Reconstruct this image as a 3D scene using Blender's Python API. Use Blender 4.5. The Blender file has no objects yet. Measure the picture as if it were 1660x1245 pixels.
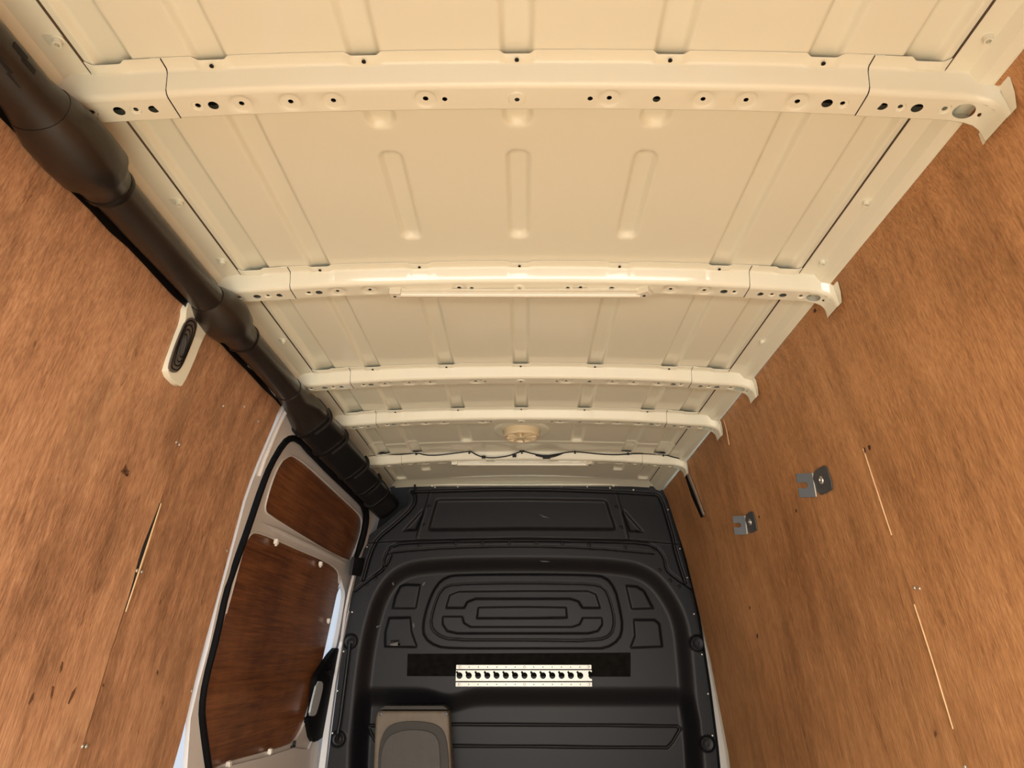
import bpy, bmesh, math, random
import numpy as np
from mathutils import Vector, Matrix, Euler
from mathutils.geometry import delaunay_2d_cdt

# ------------------------------------------------------------------ camera, world, lights, exposure
SC = bpy.context.scene
CZ = 1.12                      # eye height above the load floor; all z below are relative to the eye
F, PCX, PCY = 1100.0, 844.0, 622.5
PITCH, YAW, CX0 = math.radians(21.83), math.radians(0.29), 0.010
cam_d = bpy.data.cameras.new('camera'); cam = bpy.data.objects.new('camera', cam_d)
SC.collection.objects.link(cam); SC.camera = cam
cam.location = (CX0, 0, CZ)
cam.rotation_euler = (math.pi/2 + PITCH, 0, YAW)
cam_d.sensor_width = 36.0; cam_d.lens = 36.0*F/1660.0
cam_d.shift_x = -(PCX-830.0)/1660.0
cam_d.clip_start = 0.02

W_ = bpy.data.worlds.new('sky'); SC.world = W_; W_.use_nodes = True
W_.node_tree.nodes['Background'].inputs[0].default_value = (0.80, 0.88, 1.0, 1)
W_.node_tree.nodes['Background'].inputs[1].default_value = 0.85

def area(name, loc, rot, sx, sy, power, col):
    l = bpy.data.lights.new(name, 'AREA'); l.shape = 'RECTANGLE'; l.size = sx; l.size_y = sy
    l.energy = power; l.color = col
    o = bpy.data.objects.new(name, l); SC.collection.objects.link(o)
    o.location = loc; o.rotation_euler = rot
    return o
# daylight coming in through the open rear doors
area('rear_door_daylight', (0, -0.88, 0.92), (math.radians(30), 0, 0), 1.6, 1.5, 150, (1.0, 0.965, 0.89))
SC.view_settings.view_transform = 'Standard'; SC.view_settings.look = 'None'
SC.view_settings.gamma = 1.0; SC.view_settings.use_curve_mapping = False
SC.view_settings.exposure = 0.0

RM = np.array(Euler(cam.rotation_euler).to_matrix())
def ray(px, py):
    return RM @ np.array([(px-PCX)/F, -(py-PCY)/F, -1.0])
def onY(px, py, Y):            # point of the view on the plane y = Y -> (x, z)
    r = ray(px, py); t = Y/r[1]; return (CX0+r[0]*t, r[2]*t)
def onZ(px, py, z):
    r = ray(px, py); t = z/r[2]; return (CX0+r[0]*t, r[1]*t)
WZ = [-1.2, -0.41, 0.0, 0.47, 0.80, 0.83, 0.95]
WX = [0.93, 0.92, 0.88, 0.82, 0.757, 0.735, 0.70]
def W(z): return float(np.interp(z, WZ, WX))
def onW(px, py, side, off=0.0):  # point on the curved body side -> (y, z)
    r = ray(px, py); z = 0.0
    for _ in range(40):
        t = (side*(W(z)+off)-CX0)/r[0]; z = r[2]*t
    return (r[1]*t, z)

# ------------------------------------------------------------------ materials
def newmat(name):
    m = bpy.data.materials.new(name); m.use_nodes = True
    nt = m.node_tree; b = nt.nodes['Principled BSDF']
    return m, nt, b
def N(nt, t, **kw):
    n = nt.nodes.new(t)
    for k, v in kw.items(): setattr(n, k, v)
    return n
def simple(name, col, rough=0.5, metal=0.0, coat=0.0, coat_r=0.05, noise=0.0, nscale=8, bump=0.0, bscale=60, spec=0.5):
    m, nt, b = newmat(name)
    b.inputs['Roughness'].default_value = rough; b.inputs['Metallic'].default_value = metal
    b.inputs['Coat Weight'].default_value = coat; b.inputs['Coat Roughness'].default_value = coat_r
    b.inputs['Specular IOR Level'].default_value = spec
    tc = N(nt, 'ShaderNodeTexCoord')
    n = N(nt, 'ShaderNodeTexNoise'); n.inputs['Scale'].default_value = nscale; n.inputs['Detail'].default_value = 5
    nt.links.new(tc.outputs['Object'], n.inputs['Vector'])
    mix = N(nt, 'ShaderNodeMix', data_type='RGBA')
    mix.inputs[6].default_value = (*[c*(1-noise) for c in col], 1); mix.inputs[7].default_value = (*[min(1, c*(1+noise)) for c in col], 1)
    nt.links.new(n.outputs['Fac'], mix.inputs[0]); nt.links.new(mix.outputs[2], b.inputs['Base Color'])
    if bump:
        n2 = N(nt, 'ShaderNodeTexNoise'); n2.inputs['Scale'].default_value = bscale; n2.inputs['Detail'].default_value = 4
        nt.links.new(tc.outputs['Object'], n2.inputs['Vector'])
        bp = N(nt, 'ShaderNodeBump'); bp.inputs['Strength'].default_value = bump; bp.inputs['Distance'].default_value = 0.002
        nt.links.new(n2.outputs['Fac'], bp.inputs['Height']); nt.links.new(bp.outputs['Normal'], b.inputs['Normal'])
    return m
def wood(name, c_dark, c_mid, c_light, grain_axis='Z', rough=0.55, stain=0.35, coat=0.0, fine=1.0, seed=0.0):
    m, nt, b = newmat(name)
    tc = N(nt, 'ShaderNodeTexCoord')
    def noise(scale, sc, detail=6, rough_=0.6, off=0):
        mp = N(nt, 'ShaderNodeMapping'); mp.inputs['Scale'].default_value = sc; mp.inputs['Location'].default_value = (seed+off, off*2, seed)
        nt.links.new(tc.outputs['Object'], mp.inputs['Vector'])
        n = N(nt, 'ShaderNodeTexNoise'); n.inputs['Scale'].default_value = scale; n.inputs['Detail'].default_value = detail
        n.inputs['Roughness'].default_value = rough_
        nt.links.new(mp.outputs[0], n.inputs['Vector']); return n
    ax = (1, 1, 0.03) if grain_axis == 'Z' else (1, 0.03, 1)
    g1 = noise(260*fine, ax, 3, 0.7); g2 = noise(34, ax, 6, 0.6, 3); bl = noise(2.2, (1, 1, 0.6), 5, 0.55, 7)
    st = noise(7.0, (1, 1, 0.45), 7, 0.68, 11)
    def mth(op, a, bb):
        x = N(nt, 'ShaderNodeMath', operation=op)
        for i, v in enumerate((a, bb)):
            if isinstance(v, (int, float)): x.inputs[i].default_value = v
            else: nt.links.new(v, x.inputs[i])
        return x.outputs[0]
    s = mth('ADD', mth('MULTIPLY', g1.outputs['Fac'], 0.50), mth('MULTIPLY', g2.outputs['Fac'], 0.25))
    s = mth('ADD', s, mth('MULTIPLY', bl.outputs['Fac'], 0.36))
    cr = N(nt, 'ShaderNodeValToRGB'); e = cr.color_ramp.elements
    e[0].position = 0.43; e[0].color = (*c_dark, 1); e[1].position = 0.68; e[1].color = (*c_light, 1)
    k = e.new(0.55); k.color = (*c_mid, 1)
    nt.links.new(s, cr.inputs[0])
    sr = N(nt, 'ShaderNodeValToRGB'); e = sr.color_ramp.elements
    e[0].position = 0.36; e[0].color = (0.42, 0.40, 0.38, 1); e[1].position = 0.53; e[1].color = (1, 1, 1, 1)
    nt.links.new(st.outputs['Fac'], sr.inputs[0])
    mx = N(nt, 'ShaderNodeMix', data_type='RGBA', blend_type='MULTIPLY'); mx.inputs[0].default_value = stain
    nt.links.new(cr.outputs[0], mx.inputs[6]); nt.links.new(sr.outputs[0], mx.inputs[7])
    nt.links.new(mx.outputs[2], b.inputs['Base Color'])
    fl = noise(26.0, (1, 1, 0.22), 4, 0.75, 17)
    fr_ = N(nt, 'ShaderNodeValToRGB'); e = fr_.color_ramp.elements
    e[0].position = 0.27; e[0].color = (0.35, 0.28, 0.22, 1); e[1].position = 0.36; e[1].color = (1, 1, 1, 1)
    nt.links.new(fl.outputs['Fac'], fr_.inputs[0])
    mx2 = N(nt, 'ShaderNodeMix', data_type='RGBA', blend_type='MULTIPLY'); mx2.inputs[0].default_value = min(1, stain*1.6)
    nt.links.new(mx.outputs[2], mx2.inputs[6]); nt.links.new(fr_.outputs[0], mx2.inputs[7]); nt.links.new(mx2.outputs[2], b.inputs['Base Color'])
    b.inputs['Roughness'].default_value = rough; b.inputs['Coat Weight'].default_value = coat; b.inputs['Coat Roughness'].default_value = 0.25
    b.inputs['Specular IOR Level'].default_value = 0.35
    bp = N(nt, 'ShaderNodeBump'); bp.inputs['Strength'].default_value = 0.25; bp.inputs['Distance'].default_value = 0.001
    nt.links.new(g1.outputs['Fac'], bp.inputs['Height']); nt.links.new(bp.outputs['Normal'], b.inputs['Normal'])
    return m

PAINT = simple('cream_body_paint', (0.775, 0.765, 0.615), 0.45, coat=0.6, coat_r=0.07, noise=0.02, nscale=3)
DOORP = simple('door_body_paint', (0.64, 0.605, 0.575), 0.45, coat=0.2, coat_r=0.08, noise=0.02)
WHITEP = simple('white_gloss_paint', (0.85, 0.87, 0.9), 0.35, coat=0.4, noise=0.02)
PLY = wood('plywood_lining', (0.26, 0.130, 0.066), (0.44, 0.228, 0.118), (0.61, 0.35, 0.190), stain=0.62)
PLYR = wood('plywood_lining_right', (0.27, 0.125, 0.050), (0.43, 0.215, 0.088), (0.58, 0.31, 0.140), stain=0.36, seed=5.3)
PLYD = wood('varnished_plywood', (0.095, 0.030, 0.009), (0.19, 0.066, 0.020), (0.30, 0.115, 0.038), grain_axis='Y', rough=0.35, stain=0.3, coat=0.35, fine=0.6, seed=2.1)
PLYEDGE = simple('split_ply_edge', (0.66, 0.44, 0.24), 0.7, noise=0.2, nscale=60)
BULK = simple('bulkhead_plastic', (0.0065, 0.0062, 0.0080), 0.47, noise=0.10, nscale=6, bump=0.12, bscale=500, spec=0.32)
BLACK = simple('black_plastic', (0.008, 0.006, 0.005), 0.36, noise=0.3, nscale=14, bump=0.1, bscale=120, spec=0.28)
DUCTM = simple('dusty_black_duct', (0.017, 0.012, 0.009), 0.34, noise=0.6, nscale=9, bump=0.15, bscale=90)
RUBBER = simple('rubber_seal_black', (0.004, 0.004, 0.005), 0.7, noise=0.1, spec=0.12)
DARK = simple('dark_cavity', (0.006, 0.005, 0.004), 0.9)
FELT = simple('mottled_black_tape', (0.0085, 0.0078, 0.0068), 0.95, noise=0.95, nscale=30, bump=0.6, bscale=200, spec=0.08)
GALV = simple('galvanised_steel', (0.72, 0.71, 0.63), 0.38, metal=0.2, noise=0.06, nscale=50)
STEEL = simple('grey_steel', (0.095, 0.10, 0.105), 0.45, metal=0.4, noise=0.15, nscale=40)
SCREW = simple('bright_screw', (0.62, 0.58, 0.50), 0.3, metal=0.8, noise=0.1)
SEAMM = simple('dark_seam', (0.09, 0.06, 0.035), 0.8)
CLIPW = simple('white_plastic_clip', (0.86, 0.82, 0.74), 0.35, noise=0.02)
LENSM = simple('light_tube_plastic', (0.72, 0.68, 0.54), 0.2, coat=0.5, noise=0.02)
VENTM = simple('cream_vent_plastic', (0.74, 0.62, 0.40), 0.35, coat=0.2, noise=0.05)
SEATF = simple('seat_frame_plastic', (0.175, 0.140, 0.100), 0.6, noise=0.25, nscale=25, bump=0.3, bscale=250)
SEATP = simple('seat_pad_vinyl', (0.068, 0.062, 0.053), 0.6, noise=0.18, nscale=20, bump=0.3, bscale=150)
SEATR = simple('seat_pad_rim', (0.032, 0.028, 0.022), 0.6, noise=0.18, nscale=20, bump=0.3, bscale=150)
GREYP = simple('grey_ribbed_plastic', (0.10, 0.085, 0.07), 0.5, noise=0.15)
FLOORM = wood('floor_ply', (0.50, 0.45, 0.36), (0.66, 0.60, 0.48), (0.76, 0.69, 0.56), grain_axis='Y', stain=0.4)
LABELM = simple('silver_label', (0.12, 0.11, 0.09), 0.45, noise=0.4, nscale=90)
FROST = simple('frosted_lens', (0.50, 0.55, 0.58), 0.3, coat=0.4, noise=0.04)
def glassmat():
    m, nt, b = newmat('window_glass'); b.inputs['Base Color'].default_value = (0.93, 0.97, 1, 1)
    b.inputs['Transmission Weight'].default_value = 1.0; b.inputs['Roughness'].default_value = 0.02; b.inputs['IOR'].default_value = 1.1
    return m
GLASS = glassmat()

# ------------------------------------------------------------------ helpers
def empty(name, loc, label=None, cat=None, group=None, kind=None):
    o = bpy.data.objects.new(name, None); SC.collection.objects.link(o)
    o.location = (loc[0], loc[1], loc[2]+CZ); o.empty_display_size = 0.05
    tag(o, label, cat, group, kind); return o
def tag(o, label=None, cat=None, group=None, kind=None):
    if label: o['label'] = label
    if cat: o['category'] = cat
    if group: o['group'] = group
    if kind: o['kind'] = kind
    return o
def wpos(o):
    p = Vector(o.location)
    while o.parent: o = o.parent; p += Vector(o.location)
    return p
def obj(name, verts, faces, mat, parent=None, smooth=30, recalc=True, origin=None):
    v = np.asarray(verts, dtype=float).reshape(-1, 3).copy(); v[:, 2] += CZ
    c = Vector(((v[:, 0].min()+v[:, 0].max())/2, (v[:, 1].min()+v[:, 1].max())/2, v[:, 2].min())) if origin is None else Vector((origin[0], origin[1], origin[2]+CZ))
    v -= np.array(c)
    me = bpy.data.meshes.new(name); me.from_pydata(v.tolist(), [], [list(map(int, f)) for f in faces]); me.update()
    if recalc:
        bm = bmesh.new(); bm.from_mesh(me); bmesh.ops.recalc_face_normals(bm, faces=bm.faces); bm.to_mesh(me); bm.free()
    if smooth:
        me.polygons.foreach_set('use_smooth', [True]*len(me.polygons))
        me.set_sharp_from_angle(angle=math.radians(smooth))
    for m in (mat if isinstance(mat, (list, tuple)) else [mat]): me.materials.append(m)
    o = bpy.data.objects.new(name, me); SC.collection.objects.link(o)
    if parent is not None:
        o.parent = parent; o.location = c - wpos(parent)
    else: o.location = c
    return o
def merge(*parts):
    V, Fc, k = [], [], 0
    for v, f in parts:
        V += [tuple(p) for p in v]; Fc += [[i+k for i in q] for q in f]; k += len(v)
    return V, Fc
def bevel_obj(o, w=0.002, seg=2):
    m = o.modifiers.new('bevel', 'BEVEL'); m.width = w; m.segments = seg; m.limit_method = 'ANGLE'; m.angle_limit = math.radians(40)
    return o
def box(x0, x1, y0, y1, z0, z1):
    v = [(x, y, z) for x in (x0, x1) for y in (y0, y1) for z in (z0, z1)]
    return v, [(0, 1, 3, 2), (4, 6, 7, 5), (0, 4, 5, 1), (2, 3, 7, 6), (0, 2, 6, 4), (1, 5, 7, 3)]
def pip(pts, poly):
    pts = np.asarray(pts); x, y = pts[:, 0], pts[:, 1]; c = np.zeros(len(pts), bool)
    P = np.asarray(poly); Q = np.roll(P, -1, 0)
    for (x1, y1), (x2, y2) in zip(P, Q):
        if y1 == y2: continue
        c ^= ((y1 > y) != (y2 > y)) & (x < (x2-x1)*(y-y1)/(y2-y1)+x1)
    return c
def circle(cx, cy, r, n=20, ry=None, a0=0):
    ry = ry or r
    return [(cx+r*math.cos(a0+2*math.pi*i/n), cy+ry*math.sin(a0+2*math.pi*i/n)) for i in range(n)]
def smoothpoly(P, it=2, closed=True):
    for _ in range(it):
        out = []; n = len(P)
        for i in range(n if closed else n-1):
            a, b = np.array(P[i]), np.array(P[(i+1) % n])
            out += [tuple(a*.75+b*.25), tuple(a*.25+b*.75)]
        if not closed: out = [P[0]]+out+[P[-1]]
        P = out
    return P
def plate(outer, holes=(), pts=(), loops=(), mapf=None, thick=0.0, hf=None):
    """2D shape with holes triangulated, mapped into space by mapf(u, v, depth); thick > 0 closes it into a slab."""
    vs, es = [], []
    def ring(P):
        k = len(vs); vs.extend(P); n = len(P); es.extend([(k+i, k+(i+1) % n) for i in range(n)])
    ring(list(outer))
    for h in holes: ring(list(h))
    for l in loops: ring(list(l))
    if len(pts):
        ins = pip(pts, outer)
        for h in holes: ins &= ~pip(pts, h)
        vs.extend([tuple(p) for p, k in zip(pts, ins) if k])
    r = delaunay_2d_cdt([Vector(p) for p in vs], es, [], 0, 1e-6, False)
    V = [(p.x, p.y) for p in r[0]]; T = [list(t) for t in r[2]]
    cen = np.array([[sum(V[i][0] for i in t)/len(t), sum(V[i][1] for i in t)/len(t)] for t in T])
    k = pip(cen, outer)
    for h in holes: k &= ~pip(cen, h)
    T = [t for t, q in zip(T, k) if q]
    dep = [hf(*p) if hf else 0.0 for p in V]
    A = [mapf(p[0], p[1], d) for p, d in zip(V, dep)]
    if not thick: return A, T
    B = [mapf(p[0], p[1], d+thick) for p, d in zip(V, dep)]
    n = len(A); faces = T+[[i+n for i in reversed(t)] for t in T]
    cnt = {}
    for t in T:
        for i in range(len(t)):
            a, b = t[i], t[(i+1) % len(t)]; cnt[(min(a, b), max(a, b))] = cnt.get((min(a, b), max(a, b)), 0)+1
    for t in T:
        for i in range(len(t)):
            a, b = t[i], t[(i+1) % len(t)]
            if cnt[(min(a, b), max(a, b))] == 1: faces.append([b, a, a+n, b+n])
    return A+B, faces
def tube(path, r, n=8, closed=False, caps=True):
    P = [Vector(p) for p in path]; V, Fc = [], []; up0 = None
    R = r if isinstance(r, (list, tuple)) else [r]*len(P)
    for i, p in enumerate(P):
        t = (P[min(i+1, len(P)-1)]-P[max(i-1, 0)]).normalized()
        if up0 is None: up0 = t.orthogonal().normalized()
        u = (up0-t*up0.dot(t)).normalized(); up0 = u; w = t.cross(u)
        for k in range(n):
            a = 2*math.pi*k/n; V.append(tuple(p+(u*math.cos(a)+w*math.sin(a))*R[i]))
    for i in range(len(P)-1):
        for k in range(n): Fc.append((i*n+k, i*n+(k+1) % n, (i+1)*n+(k+1) % n, (i+1)*n+k))
    if caps: Fc += [tuple(range(n)), tuple(range((len(P)-1)*n, len(P)*n))]
    return V, Fc
def lathe(c, axis, prof, n=24):
    """prof: list of (radius, height) along axis from c."""
    ax = Vector(axis).normalized(); u = ax.orthogonal().normalized(); w = ax.cross(u); c = Vector(c); V, Fc = [], []
    for r, h in prof:
        for k in range(n):
            a = 2*math.pi*k/n; V.append(tuple(c+ax*h+(u*math.cos(a)+w*math.sin(a))*r))
    for i in range(len(prof)-1):
        for k in range(n): Fc.append((i*n+k, i*n+(k+1) % n, (i+1)*n+(k+1) % n, (i+1)*n+k))
    Fc += [tuple(range(n)), tuple(range((len(prof)-1)*n, len(prof)*n))]
    return V, Fc
def grid(xs, ys, fn):
    V = [fn(x, y) for y in ys for x in xs]; n = len(xs)
    return V, [(j*n+i, j*n+i+1, (j+1)*n+i+1, (j+1)*n+i) for j in range(len(ys)-1) for i in range(n-1)]
def sstep(a, b, x):
    t = np.clip((x-a)/(b-a), 0, 1); return t*t*(3-2*t)

# ------------------------------------------------------------------ ceiling: pressed roof skin with longitudinal beads
def zroof(x): return 0.875-0.045*x*x
RIBY = [0.785, 1.392, 2.000, 2.413, 2.985]
def bead(x, y):
    h = 0.0
    def b(xc, hw, y0, y1, dep):
        dx = abs(x-xc); dy = max(y0-y, y-y1, 0)
        d = math.hypot(dx, dy) if dy > 0 else dx
        return dep*(1-float(sstep(hw-0.009, hw+0.003, d)))
    for s in (-1, 1):
        h = max(h, b(s*0.628, 0.030, -2, 3.45, 0.012))
        h = max(h, b(s*0.478, 0.026, -2, 3.30, 0.011))
        h = max(h, b(s*0.240, 0.026, -2, 0.925, 0.011), b(s*0.240, 0.023, 1.035, 1.275, 0.011),
                b(s*0.240, 0.026, 1.46, 2.83, 0.011), b(s*0.240, 0.024, 3.02, 3.25, 0.009))
    h = max(h, b(0, 0.026, -2, 0.925, 0.011), b(0, 0.023, 1.035, 1.275, 0.011), b(0, 0.026, 1.46, 2.50, 0.011), b(0, 0.024, 3.02, 3.25, 0.009))
    return h
xs = set(np.round(np.arange(-0.68, 0.6801, 0.02), 4))
for xc, hw in [(0, .026), (.24, .026), (-.24, .026), (.478, .026), (-.478, .026), (.628, .03), (-.628, .03)]:
    for e in (-1, 1):
        for k in (-0.013, -0.010, -0.006, -0.003, 0.0, 0.003, 0.005): xs.add(round(xc+e*(hw+k), 4))
xs = sorted(x for x in xs if abs(x) <= 0.68)
ys = set(np.round(np.arange(-0.8, 3.601, 0.06), 4))
for y0, y1 in [(0.88, 0.97), (0.99, 1.06), (1.25, 1.32), (1.42, 1.47), (2.50, 2.55), (2.82, 2.87), (2.98, 3.04), (3.24, 3.34), (3.45, 3.50)]:
    for k in np.arange(y0, y1, 0.005): ys.add(round(float(k), 4))
ys = sorted(ys)
def roofpt(x, y):
    z = zroof(x)+bead(x, y)
    z -= 0.006*float(sstep(2.845, 2.855, y))*(1-float(sstep(2.99, 3.0, y)))*0.6
    z -= 0.018*float(sstep(3.50, 3.58, y))
    return (x, y, z)
v, f = grid(xs, ys, roofpt)
ceiling = obj('ceiling', v, f, PAINT, None, 50)
tag(ceiling, 'cream painted van roof skin with long pressed beads', None, None, 'structure')
RAILP = [(0.672, 0.8515), (0.676, 0.8505), (0.697, 0.848), (0.706, 0.846), (0.713, 0.838), (0.720, 0.829), (0.727, 0.8270), (0.7375, 0.8240), (0.7400, 0.8215)]
for s in (-1, 1):
    prof = RAILP if s > 0 else [(0.672, 0.8515), (0.676, 0.8505), (0.700, 0.848), (0.712, 0.842), (0.722, 0.828), (0.745, 0.822), (0.765, 0.812), (0.775, 0.790), (0.79, 0.73)]
    yy = [-0.8+0.1*k for k in range(45)]
    V = [(s*x, y, z) for y in yy for x, z in prof]; n = len(prof)
    Fc = [(j*n+i, j*n+i+1, (j+1)*n+i+1, (j+1)*n+i) for j in range(len(yy)-1) for i in range(n-1)]
    Vb = [(s*x, y, z+0.0015) for y in yy for x, z in prof[:1]]
    obj('roof_side_rail', V, Fc, PAINT, ceiling, 25)
    # thin dark line along the seam where the skin overlaps the rail
    V = [(s*x, y, 0.8506+dz) for y in (-0.8, 3.55) for x, dz in ((0.6705, 0.0), (0.6722, -0.0001))]
    obj('panel_seam', *box(s*0.6700-0.0003, s*0.6700+0.0003, -0.8, 3.5, 0.8494, 0.8545), SEAMM, ceiling, 0)
for (px, py) in [(92, 68), (290, 329), (360, 425), (459, 553), (1603, 62), (1405, 329), (1334, 425), (1236, 554)]:
    x, y = onZ(px, py, 0.845)
    nv = lathe((x, y, 0.851), (0.15*(1 if x < 0 else -1), 0, -1), [(0.010, 0), (0.010, 0.003), (0.0070, 0.0035), (0.0066, 0.013), (0.0038, 0.013), (0.0034, 0.004)], 12)
    tab = plate(circle(x+(0.008 if x > 0 else -0.008), y, 0.016, 16, 0.011), mapf=lambda a, b, d: (a, b, 0.8492-d), thick=0.0012)
    obj('weld_nut', *merge(nv, tab), PAINT, ceiling, 30)
# front header lip
obj('front_header', *merge(box(-0.70, 0.70, 3.57, 3.60, 0.8465, 0.853)), PAINT, ceiling)

# ------------------------------------------------------------------ roof ribs (hat sections)
def resample(P, n):
    P = np.array(P); d = np.r_[0, np.cumsum(np.hypot(*np.diff(P, axis=0).T))]
    return d, P
arch = [(x, zroof(x)-0.0008) for x in np.arange(0, 0.7001, 0.035)]
outp = arch+[(0.722, 0.8440), (0.738, 0.834), (0.747, 0.816), (0.752, 0.790), (0.7535, 0.766)]
inp = [(x, z-0.038-0.012*float(sstep(0.35, 0.7, x))*0.3) for x, z in arch]+[(0.722, 0.8055), (0.736, 0.800), (0.744, 0.791), (0.748, 0.778), (0.750, 0.764)]
outp = np.array(outp); inp = np.array(inp)
S = np.r_[0, np.cumsum(np.hypot(*np.diff(outp, axis=0).T))]; SEND = S[-1]
def ribmap(s, y, d, dmax=1.0):
    """s: distance along the rib from the middle, y: along the van, d: 0 at the roof .. 1 at the underside."""
    a = abs(s); sg = 1 if s >= 0 else -1
    ox, oz = np.interp(a, S, outp[:, 0]), np.interp(a, S, outp[:, 1]); ix, iz = np.interp(a, S, inp[:, 0]), np.interp(a, S, inp[:, 1])
    return (sg*(ox+(ix-ox)*d), y, oz+(iz-oz)*d)
YF, YS, YU, YE = 0.0, 0.0215, 0.036, 0.083    # flange start, side top, underside start, underside end
def rib_profile():
    return [(YF, 0.0), (YF+0.0005, 0.03), (YS-0.003, 0.03), (YS, 0.06), (YS+0.003, 0.16), (YU-0.006, 0.82), (YU-0.002, 0.94), (YU+0.003, 0.995), (YU+0.006, 1.0)]
PX2X = 0.000985
HOLES = [  # (px in the photo on the nearest rib, radius, emboss radius)
    (-0.515, .0043, .010), (-0.490, .0082, 0), (-0.445, .0042, .019), (-0.366, .0042, .019), (-0.297, .0042, .019),
    (-0.148, .0045, .019), (-0.117, .0042, 0), (0.0, .0040, .015), (0.118, .0042, 0), (0.149, .0042, .019), (0.225, .0062, 0),
    (0.300, .0040, .019), (0.369, .0040, .019), (0.451, .0042, .019), (0.498, .0085, 0), (0.523, .0038, .010)]
BH = [(0.585, .0082, 0, 'D'), (0.614, .0038, .009, ''), (0.640, .0088, 0, ''), (0.684, .0042, .010, ''), (0.7145, .0175, 0, 'big'), (0.7425, .0038, 0, '')]
YC = (YU+YE)/2+0.002
def underside(s0, s1, hl, lift=0.0, y1=YE):
    loops, holes, pts = [], [], []
    for h in hl:
        s, r, e = h[0], h[1], h[2]; kind = h[3] if len(h) > 3 else ''
        sg = 1 if s > 0 else -1
        if kind == 'D':
            holes.append([(s+sg*r*math.cos(a), YC+r*math.sin(a)*0.9) for a in np.linspace(-0.6*math.pi, 0.75*math.pi, 14)])
        else: holes.append(circle(s, YC, r, 20, r*(0.88 if kind == 'big' else 1)))
        if e:
            for q in (1.0, 0.93, 0.86, 0.62): loops.append(circle(s, YC, e*q if e*q > r*1.15 else r*1.2, 22))
    for s in np.arange(s0+0.015, s1, 0.02):
        for y in np.linspace(YU+0.0062, y1, 5)[1:-1]:
            if all(math.hypot(s-h[0], y-YC) > max(h[1], h[2])+0.004 for h in hl): pts.append((s, y))
    n = max(2, int((s1-s0)/0.02)); ss = np.linspace(s0, s1, n+1)
    outer = [(s, YU+0.006) for s in ss]+[(s, y1) for s in ss[::-1]]
    def hf(s, y):
        h = 0.0
        for q in hl:
            if q[2]:
                d = math.hypot(s-q[0], y-YC); h += float(1-sstep(q[2]*0.87, q[2]*0.99, d))*(0.06 if q[2] == .015 else -0.045)
        return lift+h
    return plate(outer, holes, np.array(pts) if pts else (), loops, lambda s, y, d: ribmap(s, y, 1.0+d), 0.0, hf)
def hat(s0, s1, notches, lift, hl, leg=False):
    ss = sorted(set([round(x, 5) for x in np.linspace(s0, s1, max(3, int(abs(s1-s0)/0.02)))]+[round(nn+k, 5) for nn, hw in notches for k in (-hw-0.008, -hw, -hw+0.004, 0, hw-0.004, hw, hw+0.008) if s0 <= nn+k <= s1]))
    pr = rib_profile(); V, Fc = [], []
    for s in ss:
        nt_ = max([float(1-sstep(hw-0.002, hw+0.008, abs(s-nn))) for nn, hw in notches]+[0.0])
        for k, (y, d) in enumerate(pr):
            yy = y+(0.0075*nt_ if k < 2 else 0)+(0.013*float(sstep(SEND-0.045, SEND, abs(s))) if k < 4 else 0); dd = d+lift
            if 1 < k < 5: dd += 0.12*nt_*(1 if k == 2 else 0.6)
            V.append(ribmap(s, yy, dd))
    n = len(pr)
    for j in range(len(ss)-1):
        for i in range(n-1): Fc.append((j*n+i, j*n+i+1, (j+1)*n+i+1, (j+1)*n+i))
    # front side going back up to the roof
    V2 = []; 
    for s in ss:
        k = 1.0 if abs(s) < 0.72 else 0.35
        V2 += [ribmap(s, YE, 1.0+lift), ribmap(s, YE+0.004*k, 0.93+lift), ribmap(s, YE+0.014*k, 0.06), ribmap(s, YE+0.032*k, 0.01)]
    F2 = [(j*4+i, j*4+i+1, (j+1)*4+i+1, (j+1)*4+i) for j in range(len(ss)-1) for i in range(3)]
    parts = [(V, Fc), (V2, F2), underside(s0, s1, hl, lift)]
    # small dark weld spots as real dimples are too small; the notch bolts
    return merge(*parts)
NOT = [(0.0, 0.021), (0.240, 0.021), (-0.240, 0.021), (0.478, 0.021), (-0.478, 0.021)]
def foot(sg):
    """flared foot of the end bracket that folds over the top edge of the plywood"""
    V = []
    P = [(0.7665, 0.753, 0.0), (0.7665, 0.753, 0.03), (0.751, 0.745, 0.060), (0.750, 0.742, 0.083), (0.748, 0.738, 0.092)]
    Q = [(0.772, 0.742, 0.006), (0.771, 0.738, 0.03), (0.765, 0.722, 0.060), (0.763, 0.716, 0.074), (0.762, 0.712, 0.080)]
    for (x, z, y) in P+Q: V.append((sg*x, y, z))
    Fc = [(i, i+1, i+6, i+5) for i in range(4)]
    return V, Fc
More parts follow.
